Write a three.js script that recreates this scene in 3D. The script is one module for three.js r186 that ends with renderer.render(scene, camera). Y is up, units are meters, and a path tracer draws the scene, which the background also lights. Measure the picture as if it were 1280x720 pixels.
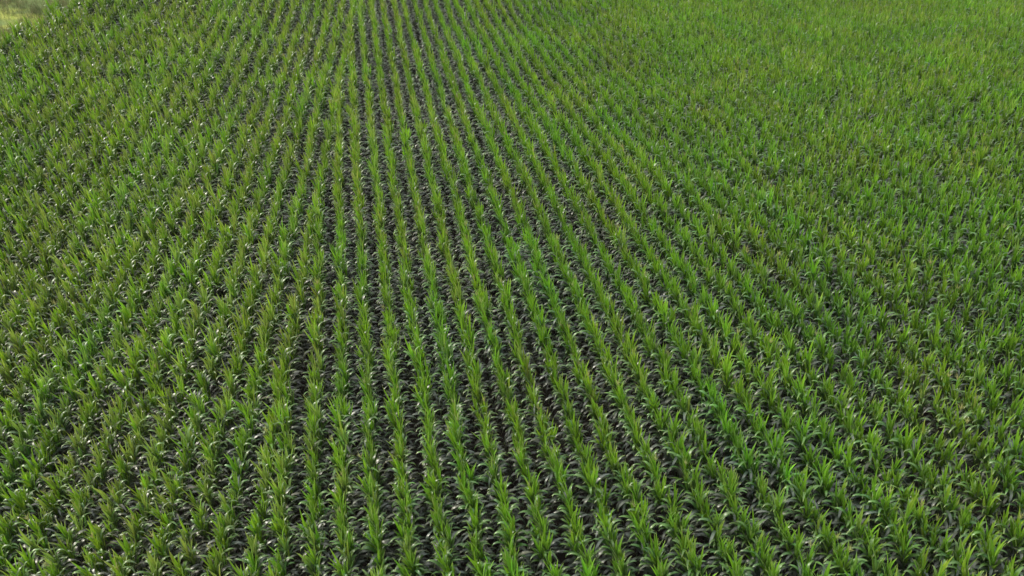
import * as THREE from 'three';
import { mergeGeometries } from 'three/addons/utils/BufferGeometryUtils.js';
import { createNoise2D } from 'simplex-noise';

// ---------------------------------------------------------------- camera, sky, sun, exposure
const scene = new THREE.Scene();
const CAM_H = 14.951, PITCH = 0.60003, ROLL = -0.02799, YAW = 0.16249, FOCAL = 1008.78;   // focal length for a picture 1280 wide
const camera = new THREE.PerspectiveCamera(2 * Math.atan(360 / FOCAL) * 180 / Math.PI, 16 / 9, 0.1, 3000);
{
  const fw = new THREE.Vector3(Math.sin(YAW) * Math.cos(PITCH), -Math.sin(PITCH), -Math.cos(YAW) * Math.cos(PITCH));
  const right = new THREE.Vector3(Math.cos(YAW), 0, Math.sin(YAW));
  const up = new THREE.Vector3().crossVectors(right, fw);
  camera.position.set(0, CAM_H, 0);
  camera.up.copy(right).multiplyScalar(-Math.sin(ROLL)).addScaledVector(up, Math.cos(ROLL));
  camera.lookAt(camera.position.clone().add(fw));
  camera.updateMatrixWorld(true);
}
const SUN_AZ = -62 * Math.PI / 180, SUN_EL = 34 * Math.PI / 180;      // azimuth from the row direction, minus is towards the left-hand slope
const sunDir = new THREE.Vector3(Math.sin(SUN_AZ) * Math.cos(SUN_EL), Math.sin(SUN_EL), -Math.cos(SUN_AZ) * Math.cos(SUN_EL));
{
  const W = 256, H = 128, d = new Float32Array(W * H * 4);            // thin even cloud, brighter round the veiled sun
  for (let j = 0; j < H; j++) for (let i = 0; i < W; i++) {
    const el = ((j + 0.5) / H - 0.5) * Math.PI, az = ((i + 0.5) / W - 0.5) * 2 * Math.PI;
    const v = new THREE.Vector3(Math.cos(el) * Math.cos(az), Math.sin(el), Math.cos(el) * Math.sin(az));
    const c = Math.max(0, v.dot(sunDir));
    const h = Math.max(0, v.y);
    const b = 0.36 + 0.14 * h + 0.35 * Math.pow(c, 6);
    const k = (j * W + i) * 4;
    d[k] = b * (0.97 + 0.1 * Math.pow(c, 4)); d[k + 1] = b * 0.97; d[k + 2] = b * (1.04 - 0.1 * Math.pow(c, 4)); d[k + 3] = 1;
  }
  const t = new THREE.DataTexture(d, W, H, THREE.RGBAFormat, THREE.FloatType);
  t.mapping = THREE.EquirectangularReflectionMapping; t.magFilter = THREE.LinearFilter; t.minFilter = THREE.LinearFilter; t.needsUpdate = true;
  scene.background = t; scene.environment = t;
}
const sun = new THREE.DirectionalLight(new THREE.Color(1, 0.93, 0.8), 1.5);
sun.position.copy(sunDir).multiplyScalar(120).add(new THREE.Vector3(5, 0, -35));
sun.target.position.set(5, 0, -35); sun.castShadow = true; sun.shadow.radius = 22;
sun.shadow.mapSize.set(4096, 4096);
Object.assign(sun.shadow.camera, { left: -70, right: 70, top: 70, bottom: -70, near: 1, far: 300 });
scene.add(sun, sun.target);
const renderer = new THREE.WebGLRenderer({ antialias: true });
renderer.toneMapping = THREE.LinearToneMapping;
renderer.toneMappingExposure = 3.0;
renderer.shadowMap.enabled = true;

// ---------------------------------------------------------------- helpers
let seed = 20240611;
const rnd = () => { seed = (seed + 0x6D2B79F5) | 0; let t = Math.imul(seed ^ (seed >>> 15), 1 | seed); t = (t + Math.imul(t ^ (t >>> 7), 61 | t)) ^ t; return ((t ^ (t >>> 14)) >>> 0) / 4294967296; };
const gauss = () => (rnd() + rnd() + rnd() + rnd() - 2) * 1.73;
const noiseA = createNoise2D(rnd), noiseB = createNoise2D(rnd), noiseC = createNoise2D(rnd);
const mix = (a, b, t) => a + (b - a) * t;
const smooth = (a, b, x) => { const t = Math.min(1, Math.max(0, (x - a) / (b - a))); return t * t * (3 - 2 * t); };
const soft = (v, lo, hi, s) => {                                     // eases v to a stop past lo and hi
  if (v > hi) return hi + s * (1 - Math.exp(-(v - hi) / s));
  if (v < lo) return lo - s * (1 - Math.exp(-(lo - v) / s));
  return v;
};

// ---------------------------------------------------------------- the lie of the land (X across the rows, Z along them; world z = -Z)
const CANOPY = 1.3;                                                 // height of the whorls over the soil
const EDGE = { x: -19.25, z: 48.2, nx: -0.945, nz: 0.327 };           // a point on the field's margin and the way out of the field
const beyond = (X, Z) => (X - EDGE.x) * EDGE.nx + (Z - EDGE.z) * EDGE.nz;
function land(X, Z) {
  const x = soft(X, -24, 60, 12), z = soft(Z, 4, 66, 14) - 25;
  let h = 0.00155 * x * x - 0.00457 * x * z - 0.00082 * z * z + 0.00093 * z * z * z / 30;
  const b = beyond(X, Z);
  if (b > 0) h -= 9 * (1 - Math.exp(-b / 26)) * smooth(0, 14, b);     // the meadow lies lower than the field
  return h - CANOPY;
}
const D2 = (n, m, f) => {                                            // small texture from a function of texel coordinates
  const d = new Uint8Array(n * m * 4);
  for (let j = 0; j < m; j++) for (let i = 0; i < n; i++) { const c = f(i, j), k = (j * n + i) * 4; d[k] = c[0]; d[k + 1] = c[1]; d[k + 2] = c[2]; d[k + 3] = 255; }
  const t = new THREE.DataTexture(d, n, m, THREE.RGBAFormat, THREE.UnsignedByteType);
  t.magFilter = THREE.LinearFilter; t.minFilter = THREE.LinearMipmapLinearFilter; t.generateMipmaps = true;
  t.wrapS = t.wrapT = THREE.RepeatWrapping; t.needsUpdate = true; return t;
};
const tile = (nz, u, v, n, s) => {                                   // noise that repeats every n texels
  const a = u / n * 2 * Math.PI, b = v / n * 2 * Math.PI, r = s / (2 * Math.PI);
  return (nz(Math.cos(a) * r + 7.3 * Math.sin(b) * r, Math.sin(a) * r + 3.1 * Math.cos(b) * r));
};
const soilMap = D2(256, 256, (i, j) => {
  const v = 0.5 * tile(noiseA, i, j, 256, 9) + 0.35 * tile(noiseB, i, j, 256, 26) + 0.25 * (rnd() - 0.5);
  const straw = tile(noiseC, i, j, 256, 40) > 0.78 ? 26 : 0;
  return [48 + 13 * v + straw, 39 + 11 * v + straw, 34 + 9 * v + straw * 0.7];
});
soilMap.colorSpace = THREE.SRGBColorSpace;
const soilBump = D2(256, 256, (i, j) => { const v = 128 + 60 * tile(noiseB, i, j, 256, 22) + 60 * (rnd() - 0.5); return [v, v, v]; });
const soilMat = new THREE.MeshStandardMaterial({ map: soilMap, bumpMap: soilBump, bumpScale: 0.05, roughness: 0.95 });
const meadowMap = D2(1024, 1024, (i, j) => {
  const p = 0.6 * noiseA(i / 150, j / 90) + 0.4 * noiseB(i / 46, j / 30), q = noiseC(i / 9, j / 9), g = rnd() - 0.5;
  const t = smooth(-0.35, 0.55, p);                                  // ripe straw-yellow patches among green grass
  return [mix(92, 140, t) + 8 * q + 14 * g, mix(112, 150, t) + 8 * q + 14 * g, mix(54, 62, t) + 6 * q + 10 * g];
});
meadowMap.colorSpace = THREE.SRGBColorSpace;
const meadowMat = new THREE.MeshStandardMaterial({ map: meadowMap, bumpMap: soilBump, bumpScale: 0.08, roughness: 0.95 });

function sheet(name, mat, xs, zs, dy, uvScale, keep) {
  const pos = [], uv = [], idx = [], n = xs.length;
  for (const Z of zs) for (const X of xs) { pos.push(X, land(X, Z) + dy(X, Z), -Z); uv.push(X * uvScale, Z * uvScale); }
  for (let j = 0; j + 1 < zs.length; j++) for (let i = 0; i + 1 < n; i++) {
    if (keep && !keep((xs[i] + xs[i + 1]) / 2, (zs[j] + zs[j + 1]) / 2)) continue;
    const a = j * n + i, b = a + 1, c = a + n, d = c + 1;
    idx.push(a, b, d, a, d, c);
  }
  const g = new THREE.BufferGeometry();
  g.setAttribute('position', new THREE.Float32BufferAttribute(pos, 3));
  g.setAttribute('uv', new THREE.Float32BufferAttribute(uv, 2));
  g.setIndex(idx); g.computeVertexNormals();
  const m = new THREE.Mesh(g, mat); m.name = name; m.castShadow = m.receiveShadow = true;
  m.userData.kind = 'structure'; scene.add(m); return m;
}
const steps = (a, b, n) => Array.from({ length: n + 1 }, (_, i) => a + (b - a) * i / n);
const far = [...steps(-900, -120, 12).slice(0, -1), ...steps(-120, 150, 135), ...steps(150, 900, 12).slice(1)];
const farZ = [...steps(-600, -40, 9).slice(0, -1), ...steps(-40, 170, 105), ...steps(170, 1400, 16).slice(1)];
const meadow = sheet('meadow_ground', meadowMat, far, farZ, () => 0, 1 / 46);
Object.assign(meadow.userData, { label: 'grassy ground with straw yellow patches beyond the field margin', category: 'ground' });
const soil = sheet('field_soil', soilMat, steps(-40, 100, 280), steps(-8, 112, 240), (X, Z) => 0.02 + 0.03 * noiseB(X * 1.7, Z * 1.7) + 0.03, 1 / 1.6, (X, Z) => beyond(X, Z) < 0.3);
Object.assign(soil.userData, { label: 'dark brown bare soil between the corn rows', category: 'soil' });

// ---------------------------------------------------------------- corn plants
const leafMat = new THREE.MeshPhysicalMaterial({ vertexColors: true, roughness: 0.9, transmission: 0.45, thickness: 0, specularIntensity: 0.25, side: THREE.DoubleSide, clearcoat: 0.04, clearcoatRoughness: 0.4 });
const midLeafMat = new THREE.MeshPhysicalMaterial({ vertexColors: true, roughness: 0.55, transmission: 0.28, thickness: 0, side: THREE.DoubleSide, specularIntensity: 0.8, clearcoat: 0.65, clearcoatRoughness: 0.33 });
const oldLeafMat = new THREE.MeshPhysicalMaterial({ vertexColors: true, roughness: 0.5, transmission: 0.1, thickness: 0, side: THREE.DoubleSide, specularIntensity: 1, clearcoat: 0.75, clearcoatRoughness: 0.34 });
const stalkMat = new THREE.MeshStandardMaterial({ vertexColors: true, roughness: 0.6 });
const tasselMat = new THREE.MeshStandardMaterial({ vertexColors: true, roughness: 0.85, side: THREE.DoubleSide });

function paint(g, c) { const n = g.attributes.position.count, a = new Float32Array(n * 3); for (let i = 0; i < n; i++) a.set(c, i * 3); g.setAttribute('color', new THREE.BufferAttribute(a, 3)); return g; }
// a leaf that leaves the stalk at height y towards azimuth az: e0 and e1 are its rise at the base and at the tip
function leafGeometry(o) {
  const N = o.n || 8, pos = [], col = [], idx = [];
  let r = 0.012, y = o.y, az = o.az;
  const ph = rnd() * 6.28, ruffle = o.ruffle * (0.7 + 0.6 * rnd()), roll = (rnd() - 0.5) * 0.7;
  const p = new THREE.Vector3(0, o.y, 0);
  for (let k = 0; k <= N; k++) {
    const s = k / N, e = o.e0 + (o.e1 - o.e0) * Math.pow(s, o.pow), a = az + o.twist * s * s;
    if (k) { const d = o.len / N; p.x += Math.cos(e) * Math.cos(a) * d; p.z += Math.cos(e) * Math.sin(a) * d; p.y += Math.sin(e) * d; }
    const w = o.w * Math.min(1, 0.5 + 1.9 * s) * Math.pow(Math.max(0, 1 - Math.pow(s, 2.3)), 0.8) + 0.0015;
    const ca = Math.cos(a), sa = Math.sin(a), t = roll * s;
    const side = new THREE.Vector3(-sa, 0, ca), nor = new THREE.Vector3(-Math.sin(e) * ca, Math.cos(e), -Math.sin(e) * sa);
    const sd = side.clone().multiplyScalar(Math.cos(t)).addScaledVector(nor, Math.sin(t)), nr = nor.clone().multiplyScalar(Math.cos(t)).addScaledVector(side, -Math.sin(t));
    const fold = o.fold * (1 - 0.6 * s), x = p.x + r * ca, z = p.z + r * sa;
    for (const q of [-1, 0, 1]) {
      const lift = q ? fold * w + ruffle * w * Math.sin(ph + q * 1.3 + s * 13) : 0;
      pos.push(x + sd.x * q * w + nr.x * lift, p.y + sd.y * q * w + nr.y * lift, z + sd.z * q * w + nr.z * lift);
      const dry = smooth(1 - o.dry, 1, s), rib = q ? 0 : 0.4;
      for (let c = 0; c < 3; c++) col.push(mix(mix(o.color[c], o.color[c] * 0.7 + [0.07, 0.09, 0.04][c], rib), [0.27, 0.35, 0.1][c], dry));
    }
    if (k < N) for (const q of [0, 1]) { const b = k * 3 + q; idx.push(b, b + 1, b + 4, b, b + 4, b + 3); }
  }
  const g = new THREE.BufferGeometry();
  g.setAttribute('position', new THREE.Float32BufferAttribute(pos, 3)); g.setAttribute('color', new THREE.Float32BufferAttribute(col, 3));
  g.setIndex(idx); g.computeVertexNormals(); return g;
}
function stalkGeometry(h, color) {
  const g = new THREE.CylinderGeometry(0.011, 0.017, h, 6, 3, true); g.translate(0, h / 2, 0); g.deleteAttribute('uv'); return paint(g, color);
}
function tasselGeometry(y, color) {
  const parts = [];
  for (let k = 0; k < 9; k++) {
    const a = k * 2.4 + rnd(), lean = k ? 0.25 + 0.5 * rnd() : 0.04, L = k ? 0.13 + 0.07 * rnd() : 0.25, b = k ? 0.01 * k : 0;
    const c = new THREE.ConeGeometry(0.008, L, 4, 2, true); c.translate(0, L / 2, 0); c.rotateZ(-lean); c.rotateY(a); c.translate(0, y + b, 0); c.deleteAttribute('uv'); parts.push(paint(c, color));
  }
  return mergeGeometries(parts);
}
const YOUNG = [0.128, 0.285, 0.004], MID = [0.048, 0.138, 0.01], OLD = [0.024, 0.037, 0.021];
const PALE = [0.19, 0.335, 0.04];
const vary = (c, k) => { const b = 1 + k * gauss(), y = 1 + 0.9 * k * gauss(); return [c[0] * b * y, c[1] * b, c[2] * b / y]; };
// kind: 0 plain, 1 dry whorl tips, 2 tassel out, 3 short, 4 pale whorl
function cornPlan(kind) {
  const tall = kind === 3 ? 0.78 : 1, list = [], az0 = gauss() * 0.4, tone = 1 + 0.1 * gauss();
  const leaf = (o, m) => {
    o.y *= tall; o.len *= mix(1, tall, 0.7); o.twist = gauss() * 0.4; o.color = o.color.map(v => v * tone);
    list.push([leafGeometry(o), m]);
  };
  for (let i = 0; i < 6; i++)                                        // old leaves that arch out into the gap between the rows
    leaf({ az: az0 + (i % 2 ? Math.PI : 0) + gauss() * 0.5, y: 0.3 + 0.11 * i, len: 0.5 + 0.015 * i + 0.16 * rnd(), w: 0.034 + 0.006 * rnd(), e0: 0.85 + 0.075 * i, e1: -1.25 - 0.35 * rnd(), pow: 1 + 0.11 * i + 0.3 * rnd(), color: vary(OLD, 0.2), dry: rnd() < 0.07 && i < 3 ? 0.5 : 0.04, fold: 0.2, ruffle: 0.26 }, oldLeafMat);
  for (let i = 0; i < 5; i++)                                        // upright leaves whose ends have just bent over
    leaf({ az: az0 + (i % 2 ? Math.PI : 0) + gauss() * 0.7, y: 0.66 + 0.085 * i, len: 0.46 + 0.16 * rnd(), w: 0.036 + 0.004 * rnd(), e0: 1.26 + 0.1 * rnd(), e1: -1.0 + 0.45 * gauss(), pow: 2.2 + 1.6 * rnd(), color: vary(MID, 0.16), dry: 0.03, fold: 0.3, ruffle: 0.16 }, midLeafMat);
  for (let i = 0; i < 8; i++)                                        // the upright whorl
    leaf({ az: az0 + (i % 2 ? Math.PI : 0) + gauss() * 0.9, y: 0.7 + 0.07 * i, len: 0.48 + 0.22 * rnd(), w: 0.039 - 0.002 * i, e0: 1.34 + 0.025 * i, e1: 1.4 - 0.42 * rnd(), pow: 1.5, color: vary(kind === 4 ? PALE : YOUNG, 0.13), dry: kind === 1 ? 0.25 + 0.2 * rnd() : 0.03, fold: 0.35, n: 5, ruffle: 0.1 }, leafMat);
  return { leaves: list, stalk: stalkGeometry(1.2 * tall, [0.06, 0.11, 0.03]), tassel: kind === 2 ? tasselGeometry(1.55, [0.27, 0.31, 0.1]) : null };
}
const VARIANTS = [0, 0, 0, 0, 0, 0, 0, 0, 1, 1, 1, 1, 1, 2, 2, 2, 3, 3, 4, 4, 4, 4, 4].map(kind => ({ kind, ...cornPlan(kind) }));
const LABELS = ['green whorled corn plant in the', 'corn plant with dry whorl tips in the', 'corn plant with pale tassel in the', 'short corn plant in the', 'pale yellow-green corn plant in the'];

// rows: one planter pass runs straight ahead; the other comes in at an angle and its outermost row cuts the first one's rows short
const ROW = 0.75, X0 = -1.9, TH = 0.07362, C0 = -4.945;
const sideOf = (X, Z) => X * Math.cos(TH) - Z * Math.sin(TH) - C0;      // metres on the far side of the slanting pass's outermost row
const spots = [];
const ORD = 'first second third fourth fifth sixth seventh eighth ninth tenth eleventh twelfth thirteenth fourteenth fifteenth sixteenth seventeenth eighteenth nineteenth twentieth twenty-first twenty-second twenty-third twenty-fourth twenty-fifth twenty-sixth twenty-seventh twenty-eighth twenty-ninth thirtieth'.split(' ');
function plantRow(point, n, s0, ok, row) {
  let s = s0 + rnd() * 0.2;
  for (; s < n;) {
    s += 0.108 + 0.045 * Math.abs(gauss()) + (rnd() < 0.03 ? 0.2 : 0);
    const [X, Z] = point(s);
    const x = X + gauss() * 0.03, z = Z;
    if (ok(x, z)) spots.push([x, z, row]);
  }
}
const probe = new THREE.Vector3();
const inView = (X, Z, y) => { probe.set(X, y, -Z).applyMatrix4(camera.matrixWorldInverse); return probe.z < -1 && Math.abs(probe.x / probe.z) < 0.665 && Math.abs(probe.y / probe.z) < 0.385; };
const inField = (X, Z) => {                                           // what the view takes in and a few metres round it
  if (beyond(X, Z) > -0.2 || Z < 1 || Z > 92) return false;
  const y = land(X, Z) + 1;
  return inView(X, Z, y) || inView(X - 2.5, Z, y) || inView(X + 2.5, Z, y) || inView(X, Z + 2.5, y) || inView(X, Z - 9, y);
};
for (let k = -40; k < 150; k++) plantRow(s => [X0 + ROW * k + 0.04 * noiseC(k * 3.1, s / 16), s], 96, 0, (X, Z) => inField(X, Z) && sideOf(X, Z) > 0.16, `${ORD[k + 2]} straight row from the slanting rows`);
for (let j = 0; j < 70; j++) plantRow(s => { const c = C0 - ROW * j + 0.04 * noiseC(j * 3.1 + 50, s / 16); return [c * Math.cos(TH) + s * Math.sin(TH), -c * Math.sin(TH) + s * Math.cos(TH)]; }, 100, 0, inField, `${ORD[j]} slanting row from the straight rows`);

const LEAN = new THREE.Quaternion().setFromAxisAngle(new THREE.Vector3(0, 0, 1), 0.11);   // the breeze sets the whole crop a little over
const plants = spots.map(([X, Z, row]) => {
  const patch = noiseA(X / 9, Z / 14), yellow = noiseB(X / 5 + 40, Z / 9);
  const r = rnd(), leftish = smooth(2, -8, X - Z * 0.1);
  let kind = 0;
  if (r < 0.035 + 0.05 * Math.max(0, yellow)) kind = 2; else if (r < 0.1 + 0.16 * leftish + 0.15 * Math.max(0, yellow)) kind = 1; else if (r > 0.94) kind = 3; else if (rnd() < 0.04 + 0.5 * leftish + 0.1 * Math.max(0, yellow)) kind = 4;
  const pool = VARIANTS.map((v, i) => v.kind === kind ? i : -1).filter(i => i >= 0);
  const sc = (1 + 0.08 * patch + 0.08 * gauss()), q = new THREE.Quaternion().setFromEuler(new THREE.Euler(gauss() * 0.05, (rnd() < 0.5 ? Math.PI : 0) + gauss() * 0.25, gauss() * 0.05)).premultiply(LEAN);
  const y = land(X, Z) + 0.03;
  const pos = new THREE.Vector3(X, y, -Z), mtx = new THREE.Matrix4().compose(pos, q, new THREE.Vector3(sc, sc * (0.97 + 0.05 * gauss()), sc));
  const b = 1 + 0.15 * gauss() + 0.09 * patch + 0.08 * noiseB(X * 1.1, Z / 11) + 0.06 * leftish, yl = 0.14 * Math.max(-0.5, yellow) + 0.12 * leftish + 0.12 * noiseC(X * 0.9 + 7, Z / 13);
  return { row, variant: pool[Math.floor(rnd() * pool.length)], kind, pos, mtx, tint: new THREE.Color(b * (1 + Math.min(0.16, yl)), b, b), dist: pos.distanceTo(camera.position), top: new THREE.Vector3(X, y + 1.1, -Z) };
});
// the 300 that show largest are things of their own
const seen = plants.filter(p => { const v = p.top.clone().project(camera); return Math.abs(v.x) < 0.99 && v.y > -0.985 && v.y < 1; }).sort((a, b) => a.dist - b.dist).slice(0, 300);
const single = new Set(seen);
const numbered = (name, i) => i ? `${name}_${String(i).padStart(3, '0')}` : name;
const proto = VARIANTS.map(v => {
  const g = new THREE.Group();
  const add = (name, geo, m) => { const o = new THREE.Mesh(geo, m); o.name = name; o.castShadow = o.receiveShadow = true; g.add(o); };
  add('stalk', v.stalk, stalkMat); v.leaves.forEach(([l, m]) => add('leaf', l, m)); if (v.tassel) add('tassel', v.tassel, tasselMat);
  return g;
});
seen.forEach((p, i) => {
  const o = proto[p.variant].clone();
  o.name = numbered('corn_plant', i);
  p.mtx.decompose(o.position, o.quaternion, o.scale);
  o.userData = { label: `${LABELS[p.kind]} ${p.row}`, category: 'corn plant', group: `corn plants of the ${p.row}` };
  scene.add(o);
});
// the rest of the crop, far too many to tell apart, is one mass
const crop = new THREE.Group(); crop.name = 'corn_crop';
crop.userData = { kind: 'stuff', label: 'dense mass of green corn rows covering the sloping field', category: 'corn crop' };
VARIANTS.forEach((v, i) => {
  const mine = plants.filter(p => p.variant === i && !single.has(p));
  if (!mine.length) return;
  const mats = [stalkMat, oldLeafMat, midLeafMat, leafMat, tasselMat].slice(0, v.tassel ? 5 : 4);
  const of = m => mergeGeometries(v.leaves.filter(l => l[1] === m).map(l => l[0]));
  const im = new THREE.InstancedMesh(mergeGeometries([v.stalk, of(oldLeafMat), of(midLeafMat), of(leafMat), ...(v.tassel ? [v.tassel] : [])], true), mats, mine.length);
  im.name = 'corn_plant_mass'; im.castShadow = im.receiveShadow = true; im.userData.kind = 'stuff';
  mine.forEach((p, k) => { im.setMatrixAt(k, p.mtx); im.setColorAt(k, p.tint); });
  crop.add(im);
});
scene.add(crop);
// ---------------------------------------------------------------- rank grass on the field margin
{
  const blades = [];
  for (let k = 0; k < 16; k++) {
    const L = 0.35 + 0.45 * rnd(), a = rnd() * 6.28, lean = 0.1 + 0.5 * rnd(), g = new THREE.ConeGeometry(0.008, L, 3, 3, true);
    g.translate(0, L / 2, 0);
    const p = g.attributes.position; for (let i = 0; i < p.count; i++) p.setX(i, p.getX(i) + lean * L * Math.pow(p.getY(i) / L, 2));
    g.rotateY(a); g.translate(0.14 * gauss(), 0, 0.14 * gauss()); g.deleteAttribute('uv'); g.computeVertexNormals();
    blades.push(paint(g, rnd() < 0.35 ? [0.24, 0.22, 0.09] : [0.11, 0.16, 0.04]));
  }
  const at = [];
  for (let k = 0; k < 9000; k++) {
    const along = -16 + 60 * rnd(), out = 0.1 + 9 * Math.pow(rnd(), 1.7);
    const X = EDGE.x + EDGE.nx * out + EDGE.nz * along * -EDGE.nx / 0.945, Z = EDGE.z + EDGE.nz * out + 0.945 * along;
    if (noiseC(X / 3, Z / 3) + 0.9 * rnd() > 0.1) at.push([X, Z]);
  }
  const im = new THREE.InstancedMesh(mergeGeometries(blades), stalkMat, at.length);
  im.name = 'margin_grass'; im.castShadow = im.receiveShadow = true;
  im.userData = { kind: 'stuff', label: 'rank straw tinged grass along the margin of the corn field', category: 'grass' };
  at.forEach(([X, Z], k) => {
    const sc = 0.45 + 0.6 * rnd() + 0.3 * noiseA(X / 5, Z / 5), b = 0.85 + 0.3 * rnd() + 0.15 * noiseB(X / 6, Z / 6), y = 0.12 * noiseC(X / 8, Z / 8);
    im.setMatrixAt(k, new THREE.Matrix4().compose(new THREE.Vector3(X, land(X, Z), -Z), new THREE.Quaternion().setFromEuler(new THREE.Euler(0, rnd() * 6.28, 0)), new THREE.Vector3(sc, sc, sc)));
    im.setColorAt(k, new THREE.Color(b * (1 + y), b, b * (1 - y)));
  });
  scene.add(im);
}
scene.fog = new THREE.FogExp2(new THREE.Color(0.88, 0.88, 0.82), 0.0001);
console.log('plants', plants.length, 'nearest', seen[0].dist.toFixed(1), 'last single', seen[299].dist.toFixed(1));

renderer.render(scene, camera);
